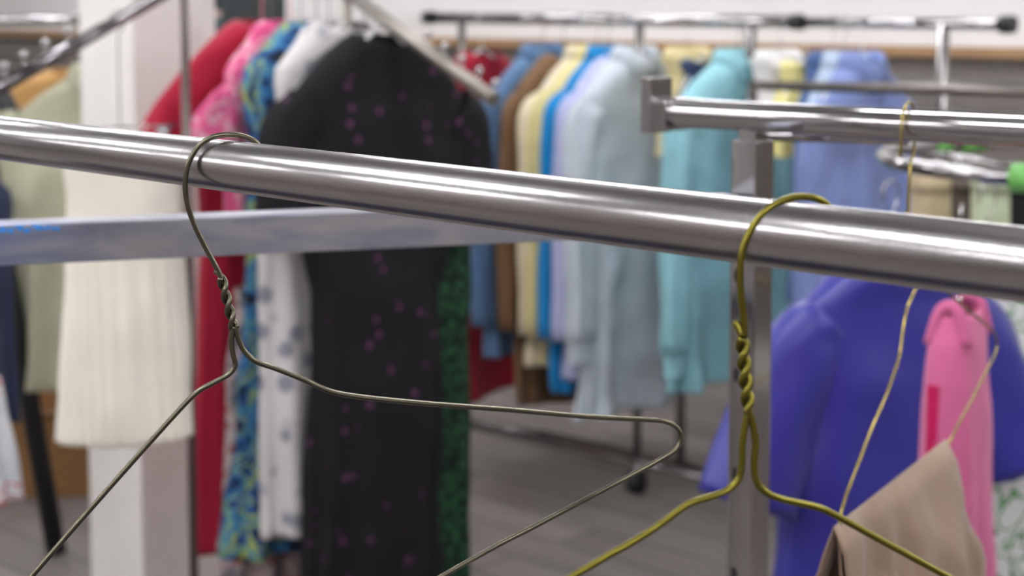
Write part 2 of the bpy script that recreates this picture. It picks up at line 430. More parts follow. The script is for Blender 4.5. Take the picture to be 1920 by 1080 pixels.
bm = bmesh.new()
pa_ = [g3(.003, -.123)] + [l3(p) for p in [(1722, 525), (1714, 548), (1701, 578), (1694, 615), (1688, 660), (1679, 692), (1658, 750), (1636, 800), (1606, 878), (1583, 940), (1574, 985), (1573, 1004), (1590, 998), (1640, 950), (1765, 846), (1800, 790), (1848, 700), (1869, 652), (1861, 620), (1820, 586), (1782, 553), (1765, 528)]] + [g3(.003, -.123)]
tube(bm, pa_, .0012, 12, smoothpath=8); link('shoulder_wire', bm, WIRE_B, t3)
# trousers folded over the lower bar
KH = cloth('khaki_cotton', (142, 120, 102), var=.04, bscale=300, bump=.1)
pn, pf = l3((1568, 1003)), l3((1768, 843))
Lc = (pf-pn); dl = Lc.normalized(); Lc = Lc.length; 
tr = thing('folded_trousers', 'khaki brown trousers folded over the wire hanger on the second rail', 'trousers', PP)
def drape(inner, length_n, length_f, gap, seed, e0_=0., e1_=1.):
    bm = bmesh.new(); NU, NS = 40, 60; rows = []
    for i in range(NU+1):
        u_ = e0_ + (e1_-e0_)*i/NU
        base = pn + dl*(Lc*(u_*1.05-.02)); row = []
        for j in range(NS+1):
            s = -1 + 2*j/NS                    # -1: far side hem, +1: near side hem
            ln = length_n if s > 0 else length_f
            dist = abs(s)*ln
            hg = inner + gap*(1-math.exp(-dist/.07)) + .05*dist
            k_ = min(1, dist/.012)
            off = hg*math.copysign(1, s)*math.sin(k_*math.pi/2)
            zz = -dist + .003 + inner*math.cos(k_*math.pi/2)
            wr = noise.noise(Vector((u_*3+seed, s*2.2, seed)))*.022*min(1, dist/.08) + noise.noise(Vector((u_*7+s*5, s*11-u_*5, seed)))*.011*min(1, dist/.05) + math.sin(u_*8 + s*13 + seed)*.004*min(1, dist/.1)
            flare = (u_-.5)*.10*dist
            row.append(bm.verts.new(base + n3*(off + wr) + Vector((0, 0, zz + .006*noise.noise(Vector((u_*5, s*3, seed+4)))*k_)) + dd*flare))
        rows.append(row)
    for i in range(NU):
        for j in range(NS):
            bm.faces.new((rows[i][j], rows[i+1][j], rows[i+1][j+1], rows[i][j+1]))
    return bm
for nm, args in (('trouser_leg', (.004, .42, .44, .020, 1.3)), ('trouser_leg', (.0012, .40, .42, .009, 5.1, .02, .97))):
    o = link(nm, drape(*args), KH, tr); md = o.modifiers.new('s', 'SOLIDIFY'); md.thickness = .0014; md.offset = 0

# ================================================================ GARMENTS
def ring_pts(hw, hd, N, pw_=.75):
    out = []
    for k_ in range(N):
        a_ = 2*math.pi*k_/N; c, s = math.cos(a_), math.sin(a_)
        out.append((hw*math.copysign(abs(c)**pw_, c), hd*math.copysign(abs(s)**pw_, s), a_))
    return out
def body_bm(prof, folds=9, amp=.012, seed=0., wr=.01, N=84, M=60, foldstart=.25, neckdip=.02, pleat=False):
    """prof: list of (z, halfwidth, halfdepth) from the neck down"""
    bm = bmesh.new(); Z = [p[0] for p in prof]
    tot = Z[0]-Z[-1]; zs = []
    for i in range(len(prof)-1):                        # dense near the shoulders
        n_ = max(3, int(M*(Z[i]-Z[i+1])/tot)); 
        for k_ in range(n_): zs.append((i, k_/n_))
    zs.append((len(prof)-2, 1.))
    rows = []
    for i, tt in zs:
        p, q = prof[i], prof[i+1]; s_ = tt
        z_ = p[0]+(q[0]-p[0])*s_; hw = p[1]+(q[1]-p[1])*s_; hd = p[2]+(q[2]-p[2])*s_
        fr = (Z[0]-z_)/tot; g = max(0, (fr-foldstart)/(1-foldstart))
        row = []
        for (x, y, a_) in ring_pts(hw, hd, N):
            rr = Vector((x, y, 0)); nn = Vector((x/(hw*hw+1e-6), y/(hd*hd+1e-6), 0)).normalized()
            if pleat: fd = amp*(.4+.6*fr)*abs(math.sin(folds*a_*.5))*1.2
            else: fd = amp*g*math.sin(folds*a_ + 1.7*math.sin(z_*2.3+seed) + seed)
            w_ = wr*noise.noise(Vector((x*6+seed*3, z_*4+seed, y*6)))*min(1, fr*6) + wr*.6*noise.noise(Vector((x*14+seed, z_*9, y*9+seed*2)))*min(1, fr*6)
            zz = z_ + .012*noise.noise(Vector((x*5, y*5, seed)))*fr*1.5
            if y < 0 and fr < .06: zz -= neckdip*(1-fr/.06)*abs(math.sin(a_))
            row.append(bm.verts.new(rr + nn*(fd+w_) + Vector((0, 0, zz))))
        rows.append(row)
    for i in range(len(rows)-1):
        for k_ in range(N):
            bm.faces.new((rows[i][k_], rows[i][(k_+1) % N], rows[i+1][(k_+1) % N], rows[i+1][k_]))
    return bm
def sleeve_bm(pts, rs, seed=0., wr=.008, flat=.6, seg=28, sub=8, cap=False):
    pts_ = spline(pts, sub); n_ = len(pts_); bm = bmesh.new(); rows = []
    for i, p in enumerate(pts_):
        f_ = i/(n_-1)*(len(rs)-1); k_ = min(int(f_), len(rs)-2); r = rs[k_]+(rs[k_+1]-rs[k_])*(f_-k_)
        t_ = (pts_[min(i+1, n_-1)]-pts_[max(i-1, 0)]).normalized()
        ex = Vector((0, 1, 0)).cross(t_).normalized(); row = []
        for s in range(seg):
            a_ = 2*math.pi*s/seg
            d_ = r + wr*noise.noise(Vector((math.cos(a_)*2+seed, math.sin(a_)*2, i*.16+seed))) + wr*.5*math.sin(5*a_ + i*.2 + seed)*(i/n_)
            row.append(bm.verts.new(p + ex*math.cos(a_)*d_ + Vector((0, 1, 0))*math.sin(a_)*d_*flat))
        rows.append(row)
    for i in range(n_-1):
        for k_ in range(seg):
            bm.faces.new((rows[i][k_], rows[i][(k_+1) % seg], rows[i+1][(k_+1) % seg], rows[i+1][k_]))
    return bm
def thick(o, th_=.002):
    md = o.modifiers.new('thickness', 'SOLIDIFY'); md.thickness = th_; md.offset = -1; return o
def collar_bm(r=.062, h=.035, pointy=True):
    bm = bmesh.new(); N = 32; rows = []
    for j in range(4):
        row = []
        for k_ in range(N):
            a_ = 2*math.pi*k_/N
            front = max(0, -math.sin(a_))
            if j == 0: p = (r*1.05*math.cos(a_), r*.8*math.sin(a_), -.012-.03*front**3)
            elif j == 1: p = (r*math.cos(a_), r*.72*math.sin(a_), h*.8-.03*front**3)
            elif j == 2: p = (r*1.12*math.cos(a_), r*.86*math.sin(a_), h*.75-.035*front**3)
            else:
                pt = .035*math.exp(-((abs(math.cos(a_))-.55)/.25)**2)*front if pointy else 0
                p = (r*1.4*math.cos(a_), r*1.15*math.sin(a_), -h*.35-.03*front**3-pt)
            row.append(bm.verts.new(p))
        rows.append(row)
    for j in range(3):
        for k_ in range(N):
            bm.faces.new((rows[j][k_], rows[j][(k_+1) % N], rows[j+1][(k_+1) % N], rows[j+1][k_]))
    return bm
def hanger_proto(mat_, wr=.0016, plastic=False):
    bm = bmesh.new()
    hk = [(-.019, 0, -.012)] + [(-.0185*math.cos(s), 0, .0185*math.sin(s)) for s in (0, .6, 1.2, 1.8, 2.4, 3.0)] + [(.014, 0, -.018), (.003, 0, -.034), (0, 0, -.055), (0, 0, -.098)]
    tube(bm, hk, wr, 8, smoothpath=4)
    r = .005 if plastic else wr
    tube(bm, [(0, 0, -.096), (-.03, 0, -.108), (-.12, 0, -.150), (-.185, 0, -.180), (-.195, 0, -.192), (-.18, 0, -.20), (0, 0, -.20), (.18, 0, -.20), (.195, 0, -.192), (.185, 0, -.180), (.12, 0, -.150), (.03, 0, -.108)], r, 8, closed=True)
    return bm
HP = {}
def hanger(P, yaw, kind, label, group=None, sw=.20):
    mm = {'wire': (CHROME, False), 'white': (WHITEP, True), 'pink': (PINKP, True)}[kind]
    if kind not in HP:
        o = link('clothes_hanger', hanger_proto(mm[0], plastic=mm[1]), mm[0]); HP[kind] = o
    else:
        o = HP[kind].copy(); COL.objects.link(o)
    o.location = P; o.rotation_euler = (0, 0, yaw); o.scale = (min(1, sw*.82/.195), 1, 1); tag(o, label, 'clothes hanger', group)
    return o

def garment(name, label, cat, neck, yaw, m, length=.8, sw=.22, hem=.23, depth=.055, sleeve='long', slen=.56, sr=(.075, .06, .05),
            collar=False, folds=9, amp=.012, seed=0., wr=.012, waist=None, drop=.075, group=None, sleeve_mat=None, spread=.05, pleat=False, tilt=0.):
    t = thing(name, label, cat, neck, yaw, group)
    if tilt: t.rotation_euler = (0, tilt, yaw)
    wz = -length*.42; wv = waist or (sw+hem)/2-.01
    prof = [(.0, .060, .045), (-.012, .085, .046), (-drop*.45, sw*.66, .044), (-drop, sw*.97, .04), (-drop-.03, sw, .045), (-drop-.12, sw*.97, depth), (wz, wv, depth*1.05), (-length, hem, depth*1.25)]
    if length < .4: prof.pop(6)
    b_ = thick(link('body', body_bm(prof, folds, amp, seed, wr, pleat=pleat), m, t))
    if sleeve != 'none':
        for s in (-1, 1):
            x0 = sw-.03
            pts = [Vector((s*(x0-.02), 0, -drop-.035)), Vector((s*(x0+.02), 0, -drop-.07)), Vector((s*(x0+.02+spread*.5), 0, -drop-.05-slen*.45)), Vector((s*(x0+.02+spread), -.01, -drop-.05-slen))]
            o = thick(link('sleeve', sleeve_bm(pts, list(sr), seed+s, wr*.8), sleeve_mat or m, t))
            if sleeve == 'cuff':
                o2 = thick(link('cuff', sleeve_bm([pts[-1]+Vector((0, 0, .004)), pts[-1]-Vector((0, 0, .03)), pts[-1]-Vector((0, 0, .06))], [sr[-1]*.9, sr[-1]*.8, sr[-1]*.82], seed, .001), sleeve_mat or m, o))
    if collar: thick(link('collar', collar_bm(), m, t), .0025)
    return t

# ---- far rack with the row of shirts
a, b, RAIL3 = rail_line(810, 33, 5.4, 1880, 46, 4.1)
g3_ = thing('garment_rack', 'far chrome rolling rack holding the long row of shirts', 'clothes rack', (0, 0, 0))
j = RAIL3(1495); dr = (b-a).normalized()
straight('rail', a, j, .017, CHROME, g3_, 24); straight('extension_rail', j, b, .0135, CHROME, g3_, 24)
straight('end_cap', a - dr*.03, a + dr*.004, .021, DARKMETAL, g3_, 20); straight('end_cap', b - dr*.004, b + dr*.03, .022, DARKMETAL, g3_, 20)
straight('joint_collar', j - dr*.018, j + dr*.018, .021, DARKMETAL, g3_, 20)
for px, r in ((866, .0125), (1200, .0125), (1408, .016), (1770, .015)):
    q = RAIL3(px); straight('upright', Vector((q.x, q.y, .09)), q, r, CHROME_W, g3_, 16)
fl = lambda px, py: (lambda d: CAM + d*(-(CAMZ-.09)/d.z))(ray(px, py))
F0, F1 = fl(1012, 812), fl(1352, 886); P0 = RAIL3(866); P1 = RAIL3(1770)
for (s, e) in ((Vector((P0.x, P0.y, .09)), F0), (F0, F0 + (F1-F0)*2.6), (Vector((P0.x, P0.y, .09)), Vector((P1.x, P1.y, .09)))):
    straight('base_bar', s, e, .013, CHROME_W, g3_, 12)
qb = F0 + (F1-F0)*.79; straight('upright', qb, qb + Vector((0, 0, 1.0)), .014, CHROME_W, g3_, 12)
for px in (1200, 1770):
    q = RAIL3(px); bm = bmesh.new()
    tube(bm, [Vector((q.x, q.y, .035))-U*.014, Vector((q.x, q.y, .035))+U*.014], .035, 20); link('caster', bm, BLACKP, g3_)
    bm = bmesh.new(); box(bm, Vector((q.x, q.y, .065)), .02, .02, .05, U, V); link('caster_fork', bm, CHROME, g3_)
zr3 = a.z
YS = ANG
shirts = [
 # px, label, colour name, colour, py bottom, kind options
 (903, 'dark red knit top at left end of far shirt row', 'crimson_knit', (150, 22, 44), 735, dict(collar=False, name='knit_top')),
 (1018, 'denim blue shirt between dark red top and brown shirt', 'denim_blue', (88, 118, 152), 650, dict(collar=True)),
 (1056, 'brown shirt beside the denim blue shirt on the far rack', 'brown_cotton', (112, 84, 58), 745, dict(collar=False, hem=.20)),
 (1104, 'cream shirt with pale yellow edge beside the bright blue shirt', 'cream_cotton', (214, 202, 172), 665, dict(collar=True)),
 (1122, 'pale yellow shirt tucked between cream and bright blue shirts', 'pale_yellow', (212, 200, 142), 662, dict(collar=True)),
 (1140, 'bright azure blue shirt in the far row', 'azure_blue', (24, 128, 190), 712, dict(collar=True)),
 (1162, 'lavender blue shirt behind the pale grey blue shirt', 'lavender', (176, 180, 214), 690, dict(collar=False)),
 (1192, 'large pale grey blue collared shirt showing its front', 'grey_blue', (196, 205, 212), 765, dict(collar=True, sleeve='cuff', slen=.62, amp=.026, wr=.03, folds=7)),
 (1290, 'small cream top with pale collar left of the teal shirt', 'straw', (214, 200, 150), 290, dict(collar=True, sw=.10, hem=.10, sleeve='none')),
 (1318, 'small navy top just left of the teal shirt', 'navy_cotton', (62, 74, 104), 280, dict(collar=False, sw=.11, hem=.11, sleeve='none')),
 (1384, 'turquoise teal shirt with long sleeves, brightest in the far row', 'teal', (146, 198, 206), 705, dict(collar=True, sleeve='cuff', slen=.60, amp=.028, wr=.03, folds=7, sw=.25, hem=.25)),
 (1462, 'white top standing out above the second rail end', 'white_cotton', (226, 224, 222), 232, dict(collar=True, sw=.11, hem=.11, sleeve='none')),
 (1512, 'pale yellow top between the white and chambray ones', 'lemon', (232, 222, 150), 212, dict(collar=False, sw=.11, hem=.11, sleeve='none')),
 (1562, 'dark denim shirt behind the chambray shirt', 'dark_denim', (72, 96, 140), 560, dict(collar=True, sw=.14, hem=.15, sleeve='none')),
 (1585, 'pale sky blue shirt just behind the chambray shirt', 'pale_sky', (180, 196, 214), 560, dict(collar=True, sw=.16, hem=.16, sleeve='none')),
 (1618, 'chambray blue shirt closing the right end of the far row', 'chambray', (126, 142, 192), 700, dict(collar=True, amp=.018, sw=.225, hem=.22)),
]
for i, (px, lab, cn, c, pyb, kw) in enumerate(shirts):
    q = RAIL3(px); kw = dict(kw); nm = kw.pop('name', 'shirt')
    ztopz = q.z - .100 - (.0 if i else .0)
    ln = ztopz - at(px, pyb, q.y).z
    kw.setdefault('drop', .12); kw.setdefault('slen', min(.62, ln*.84)); kw.setdefault('sleeve', 'long'); kw.setdefault('hem', .225); kw.setdefault('wr', .02)
    dy = random.Random(i).uniform(-.05, .05)
    garment(nm, lab, 'shirt', (q.x, q.y, ztopz), YS + dy, cloth(cn, c), length=ln, seed=i*1.37, group='shirts on the far rack', depth=.03, spread=.03,
            sr=(.062, .052, .045), **kw)
    hanger(Vector((q.x, q.y, q.z-.0)), YS + dy, 'white' if i % 3 == 0 else 'wire', ('white plastic' if i % 3 == 0 else 'thin wire') + ' hanger of the ' + ' '.join(lab.split()[:11]), 'hangers on the far rack', sw=kw.get('sw', .22))

# low rack crossing in front of the right end of the shirt row
a, b, RAIL4 = rail_line(1412, 160, 3.95, 1960, 172, 3.3)
g4 = thing('garment_rack', 'low dark steel rack rail crossing in front of the chambray shirts', 'clothes rack', (0, 0, 0))
dr4 = (b-a).normalized(); b4 = b + dr4*.3
straight('rail', a, b4, .012, mat('dull_steel', (140, 132, 126), rough=.3, metal=1), g4, 20)
for q in (a, b4): straight('upright', Vector((q.x, q.y, 0.0)), q, .012, CHROME_W, g4, 16)

# ---- four way rack with the dresses
t5 = thing('garment_rack', 'rack with studded slanting arm above the black dress', 'clothes rack', (0, 0, 0))
q0 = xy(648, 3.42); z5 = 1.475
straight('post', Vector((q0.x, q0.y, .0)), Vector((q0.x, q0.y, 1.62)), .012, mat('tarnished_steel', (150, 143, 134), rough=.36, metal=.75), t5, 20)
bm = bmesh.new(); box(bm, Vector((q0.x, q0.y, .015)), .55, .05, .03, U, V, bevel=.003); box(bm, Vector((q0.x, q0.y, .0155)), .05, .55, .029, U, V, bevel=.003); link('base', bm, CHROME_W, t5, False)
N0 = xy(716, 3.30)
straight('rail', Vector((N0.x, N0.y, z5)) - U*.08, Vector((N0.x, N0.y, z5)) + U*.58, .011, CHROME, t5, 16)
s5, e5 = at(640, -24, 3.36), at(926, 187, 3.02)
def arm(parent, s, e, r, pegs, up=.022, m=None):
    straight('slanting_arm', s, e, r, m or mat('tarnished_steel', (150, 143, 134), rough=.36, metal=.75), parent, 20)
    for (px, py) in pegs:
        # nearest point of the arm to this column
        kx = ray(px, 15).x/ray(px, 15).y
        tt = (kx*s.y - s.x)/((e.x-s.x) - kx*(e.y-s.y)); c = s + (e-s)*tt
        bm = bmesh.new(); tube(bm, [c, c + Vector((0, 0, up+.008))], .0018, 8); sphere(bm, c + Vector((0, 0, up+.010)), .0075, 16); link('peg', bm, CHROME, parent)
arm(t5, s5, e5, .0135, [(803, 0), (834, 0), (866, 0), (898, 0), (929, 0)])
t6 = thing('garment_rack', 'rack with studded slanting arm crossing the white column', 'clothes rack', (0, 0, 0))
s6, e6 = at(345, -33, 3.30), at(-40, 188, 2.85)
q6 = s6.copy()
straight('post', Vector((q6.x, q6.y, 0)), Vector((q6.x, q6.y, 1.55)), .009, mat('aged_steel', (120, 108, 104), rough=.3, metal=.9), t6, 20)
bm = bmesh.new(); box(bm, Vector((q6.x, q6.y, .015)), .5, .05, .03, U, V, bevel=.003); link('base', bm, CHROME_W, t6, False)
arm(t6, s6, e6, .012, [(6, 0), (43, 0), (84, 0), (126, 0)], m=mat('smoky_chrome', (118, 114, 116), rough=.16, metal=1))

DRESS = lambda k_: (Vector((N0.x, N0.y, z5)) + U*k_)
def dress_at(k_, drop_=.125): p = DRESS(k_); return (p.x, p.y, p.z-drop_)
BLK = dots('black_dotted', (26, 25, 27), (86, 50, 80), scale=21, thr=.20)
def gl(k_, py, px, D=3.3): return dress_at(k_)[2] - at(px, py, D).z
garment('dress', 'long black dress with small magenta dots, front facing, on the middle rack', 'dress', dress_at(0, .125), ANG-.10, BLK, length=1.16, sw=.212, hem=.150, depth=.05, sleeve='short', slen=.2, sr=(.07, .065, .06), drop=.125, amp=.012, seed=.4, waist=.145, spread=.02, tilt=.035)
hanger(DRESS(0) - Vector((0, 0, .01)), ANG-.10, 'white', 'white hanger inside the black dotted dress', sw=.14)
GRN = dots('green_leafy', (20, 32, 25), (38, 78, 50), scale=60, thr=.6)
garment('dress', 'dark green patterned dress showing along the right edge of the black dress', 'dress', Vector(dress_at(.05, .27)) + V*.115, ANG-.10, GRN, length=1.1, sw=.165, hem=.150, depth=.04, sleeve='short', slen=.11, sr=(.05, .045, .04), seed=2.2, waist=.135, spread=.01, amp=.006)
hanger(DRESS(.05) - Vector((0, 0, .01)), ANG, 'wire', 'thin wire hanger behind the black dress')
WHF = dots('white_grey_floral', (208, 204, 202), (138, 138, 148), scale=19, thr=.42)
garment('dress', 'white dress with grey floral blotches, just left of the black dress', 'dress', dress_at(.12, .10), ANG, WHF, length=1.0, sw=.165, hem=.205, depth=.045, sleeve='none', seed=3.1, amp=.014, waist=.20, drop=.09)
hanger(DRESS(.12) - Vector((0, 0, .01)), ANG, 'white', 'white hanger of the white floral dress', sw=.15)
BLU = print_mat('blue_tropical', [(0, (34, 38, 46)), (.38, (36, 72, 122)), (.44, (62, 118, 164)), (.51, (92, 146, 146)), (.55, (158, 172, 78)), (.59, (50, 96, 150)), (.66, (34, 44, 62))], scale=13, distort=1.5)
garment('dress', 'blue and lime tropical print dress between pink and white ones', 'dress', dress_at(.20, .10), ANG, BLU, length=1.06, sw=.175, hem=.225, depth=.045, sleeve='none', seed=5.7, amp=.018, waist=.175, drop=.09)
hanger(DRESS(.20) - Vector((0, 0, .01)), ANG, 'wire', 'thin wire hanger of the blue tropical dress', sw=.17)
PNK = print_mat('pink_floral', [(0, (196, 74, 120)), (.42, (214, 96, 140)), (.52, (216, 170, 180)), (.58, (200, 84, 130))], scale=22, distort=.8, detail=3)
garment('blouse', 'pink floral blouse with flared short sleeve, left of the blue dress', 'blouse', dress_at(.285, .10), ANG, PNK, length=.40, sw=.155, hem=.15, depth=.045, sleeve='short', slen=.12, sr=(.04, .055, .06), seed=7.7, spread=.06, drop=.10)
hanger(DRESS(.285) - Vector((0, 0, .01)), ANG, 'pink', 'pink plastic hanger poking above the row of dresses', sw=.15)
RED = cloth('crimson_cloth', (160, 26, 52), var=.03)
garment('dress', 'crimson red long dress with wide sleeve beside the white column', 'dress', dress_at(.38, .10), ANG, RED, length=1.10, sw=.175, hem=.195, depth=.05, sleeve='short', slen=.24, sr=(.055, .06, .06), seed=9.2, amp=.006, waist=.155, spread=.145, drop=.075, wr=.006)
hanger(DRESS(.38) - Vector((0, 0, .01)), ANG, 'pink', 'pink plastic hanger of the crimson dress', sw=.17)
for k_, lb in ((.16, 'empty wire hanger between the white and blue dresses'), (.25, 'empty wire hanger between the blue dress and pink blouse'), (.35, 'empty wire hanger between the pink blouse and crimson dress')):
    hanger(DRESS(k_) - Vector((0, 0, .01)), ANG+.1, 'wire', lb, 'empty hangers over the dresses', sw=.12)
MIX = print_mat('muted_patchwork', [(0, (52, 52, 54)), (.38, (120, 116, 122)), (.46, (176, 158, 158)), (.56, (150, 86, 74)), (.60, (186, 172, 172)), (.7, (120, 66, 52))], scale=10, distort=.9)
# patchwork skirts hanging lower, under the short garments
def skirt(label, neck, yaw, m, length, w0, w1, d0=.04, d1=.07, **k_):
    t = thing('skirt', label, 'skirt', neck, yaw)
    prof = [(0, w0, d0), (-.03, w0*1.01, d0), (-length*.5, (w0+w1)/2, (d0+d1)/2), (-length, w1, d1)]
    thick(link('body', body_bm(prof, neckdip=0, foldstart=.03, **k_), m, t))
    wb = bmesh.new(); rr = [(x, y) for x, y, _ in ring_pts(w0*1.03, d0*1.08, 60)]
    rows = [[wb.verts.new((x, y, z_)) for x, y in rr] for z_ in (.004, -.03)]
    for i in range(60): wb.faces.new((rows[0][i], rows[0][(i+1) % 60], rows[1][(i+1) % 60], rows[1][i]))
    thick(link('waistband', wb, m, t)); return t
pz_ = DRESS(.27); lowz = at(470, 940, 3.35).z
bm = None
sk = skirt('muted pink and grey patchwork skirt below the crimson and blue dresses', (pz_.x, pz_.y, lowz+.42), ANG, MIX, .80, .15, .20, d0=.04, d1=.075, folds=11, amp=.02, seed=1.1, wr=.012)
pz2 = DRESS(.42)
# ---- cream pleated skirt before the column
CRM = cloth('cream_pleated', (243, 236, 220), var=.02)
qs = xy(262, 3.02)
arm_pt = s6 + (e6-s6)*.34
sk2 = skirt('long cream pleated skirt hanging in front of the white column', (arm_pt.x-.005, arm_pt.y, at(255, 268, arm_pt.y).z), ANG-.2, CRM, at(255, 268, arm_pt.y).z - at(255, 815, arm_pt.y).z, .108, .122, d0=.05, d1=.075, folds=26, amp=.007, seed=.7, wr=.012)
hz = at(255, 268, arm_pt.y).z
bm = bmesh.new(); zz_ = arm_pt.z - hz
tube(bm, [(-.016, 0, zz_-.01), (-.015, 0, zz_+.005), (0, 0, zz_+.0165), (.015, 0, zz_+.004), (.008, 0, zz_-.02), (0, 0, zz_-.04), (0, 0, .03)], .0014, 8, smoothpath=5)
tube(bm, [(-.11, 0, .028), (.11, 0, .028)], .003, 8); 
for s in (-1, 1): box(bm, (s*.085, 0, .012), .02, .012, .035)
hg = link('skirt_hanger', bm, CHROME, None); hg.location = (arm_pt.x-.005, arm_pt.y, hz); hg.rotation_euler = (0, 0, ANG-.2)
tag(hg, 'thin clip hanger holding the cream pleated skirt from the studded arm', 'clothes hanger')

# ---- left: black slanted legged rack with pale green jacket
ft = fl(106, 1046); ft.z = 0
ft = at(106, 1038, 4.30); ft.z = 0
tp = at(-72, 0, 4.30); 
dirl = (at(8, 485, 4.30) - Vector((at(106,1038,4.30).x, ft.y, at(106,1038,4.30).z))).normalized()
t7 = thing('a_frame_rack', 'black slant legged clothes rack at the left edge', 'clothes rack', (0, 0, 0))
apex = ft + dirl*(1.37/dirl.z)
def leg(pa_, pb_): straight('leg', pa_, pb_, .026, DARKMETAL, t7, 16)
leg(ft, apex)
ft2 = ft + V*.45 + U*.0; ft2.z = 0
leg(Vector((ft.x, ft.y, 0)) - V*.0 + V*.50, apex)
straight('rail', apex - V*.15 + V*.0 - U*.0, apex + (Vector((.62, .05, 0))), .014, CHROME, t7, 20)
JK = cloth('sage_jacket', (182, 181, 154), bump=.5, var=.05)
jz = apex.z-.09
garment('jacket', 'pale sage green jacket hanging between rack leg and white column', 'jacket', (xy(186, 4.40).x, 4.40, at(186, 138, 4.40).z), math.radians(12), JK, length=.80, sw=.24, hem=.22, depth=.09, sleeve='cuff', slen=.55, sr=(.085, .075, .06), collar=True, seed=4.4, wr=.022, amp=.014, drop=.12, spread=.01)
hanger(Vector((xy(186, 4.40).x, 4.40, at(186, 138, 4.40).z+.085)), math.radians(12), 'white', 'white hanger inside the sage green jacket')
garment('coat', 'camel tan coat half hidden behind the sage green jacket', 'coat', (xy(135, 4.58).x, 4.58, at(135, 128, 4.58).z), math.radians(20), cloth('camel_wool', (196, 152, 96)), length=.6, sw=.22, hem=.21, depth=.06, sleeve='long', slen=.45, seed=6.1)
hanger(Vector((xy(135, 4.58).x, 4.58, at(135, 128, 4.58).z+.085)), math.radians(20), 'wire', 'wire hanger inside the camel coat')
FLW = print_mat('white_bright_floral', [(0, (216, 220, 226)), (.5, (222, 224, 228)), (.56, (206, 96, 110)), (.59, (222, 224, 226)), (.66, (120, 176, 120)), (.69, (222, 222, 224)), (.74, (222, 150, 90))], scale=12, distort=.6)
garment('blouse', 'white blouse with bright floral print cut by the left frame edge', 'blouse', (xy(-135, 3.2).x, 3.2, at(-135, 545, 3.2).z), math.radians(20), FLW, length=.41, sw=.105, hem=.145, depth=.05, sleeve='none', seed=8.3)
garment('trousers', 'dark navy cloth hanging behind the floral blouse at the left edge', 'trousers', (xy(-90, 4.0).x, 4.0, at(-90, 300, 4.0).z), math.radians(20), cloth('dark_navy', (46, 54, 78)), length=.62, sw=.12, hem=.13, depth=.05, sleeve='none', seed=8.9)
# brown bin on the floor
bx_ = at(70, 815, 5.6)
bm = bmesh.new(); bh = .24
for (cx, cy, sx, sy) in ((0, -.15, .5, .02), (0, .15, .5, .02), (-.24, 0, .02, .3), (.24, 0, .02, .3)): box(bm, (cx, cy, bh/2), sx, sy, bh, bevel=.002)
box(bm, (0, 0, .01), .48, .3, .02)
t8 = thing('storage_bin', 'tan brown bin on the floor under the sage jacket', 'bin', (at(60, 872, 4.95).x, 4.95, 0), .1)
o = link('bin_body', bm, mat('brown_wicker', (138, 100, 58), rough=.7, bump=.5, bscale=90, var=.15), t8, False)
bm = bmesh.new(); tube(bm, [(-.25, -.16, bh), (.25, -.16, bh), (.25, .16, bh), (-.25, .16, bh)], .012, 10, closed=True); link('rim', bm, mat('brown_rim', (120, 84, 46), rough=.6), t8)

# ---- shelf with folded clothes behind the dresses
sh = xy(420, 6.9); ts = thing('shelf_unit', 'dark shelf unit stacked with folded clothes beyond the red dress', 'shelf', (sh.x, sh.y, 0), math.atan2(U.y, U.x))
bm = bmesh.new(); 
for s in (-1, 1): box(bm, (s*.20, 0, .85), .02, .3, 1.7)
SHM = mat('shelf_laminate', (60, 66, 68), rough=.6)
for s in (-1, 1):
    bm2 = bmesh.new(); box(bm2, (s*.20, 0, .85), .02, .3, 1.7, bevel=.001); link('side_panel', bm2, SHM, ts, False)
bm.free()
for z_ in (1.10, 1.285, 1.47, 1.69): link('shelf_board', mb(box, (0, 0, z_), .38, .29, .018, bevel=.001), SHM, ts, False)
cl = [(1.108, (120, 20, 40), 'dark red'), (1.293, (60, 110, 108), 'teal'), (1.478, (150, 30, 50), 'red')]
fz = [(1.296, (90, 84, 92), 'grey'), (1.328, (64, 96, 92), 'dull teal'), (1.36, (196, 168, 160), 'pale pink'), (1.392, (52, 58, 66), 'charcoal'), (1.479, (150, 26, 48), 'dark red'), (1.511, (70, 120, 120), 'sea green'), (1.543, (190, 186, 184), 'off white')]
for i, (z_, c, nm) in enumerate(fz):
    bm = bmesh.new(); box(bm, (0, 0, .014), .30, .22, .028, bevel=.010)
    for v_ in bm.verts: v_.co += Vector((0, 0, .004*noise.noise(v_.co*14 + Vector((i, 0, 0)))))
    o = link('folded_garment', bm, cloth('folded_' + nm.replace(' ', '_'), c)); o.location = (sh.x-.01, sh.y-.01, z_); o.rotation_euler = (0, 0, math.atan2(U.y, U.x))
    tag(o, nm + ' folded garment stacked on the dark shelf unit', 'folded clothes', 'folded clothes on the shelf')

# ---- round rack at the right
RC = at(2135, 300, 2.78); zr = at(1660, 300, 2.78).z; R_ = .41
t9 = thing('round_rack', 'chrome ring rack with green size markers at the right edge', 'clothes rack', (RC.x, RC.y, 0))
bm = bmesh.new(); tube(bm, [(R_*math.cos(s*math.pi/32), R_*math.sin(s*math.pi/32), zr) for s in range(64)], .0125, 16, closed=True); link('ring', bm, CHROME, t9)
straight('post', Vector((0, 0, 0)), Vector((0, 0, zr-.03)), .02, CHROME_W, t9, 20)
for s in range(3):
    a_ = s*2.094+.5; bm = bmesh.new(); tube(bm, [(0, 0, zr-.04), (R_*.97*math.cos(a_), R_*.97*math.sin(a_), zr)], .007, 10); link('spoke', bm, CHROME, t9)
    bm = bmesh.new(); tube(bm, [(0, 0, .03), (R_*math.cos(a_), R_*math.sin(a_), .02)], .013, 10); link('foot', bm, CHROME_W, t9)
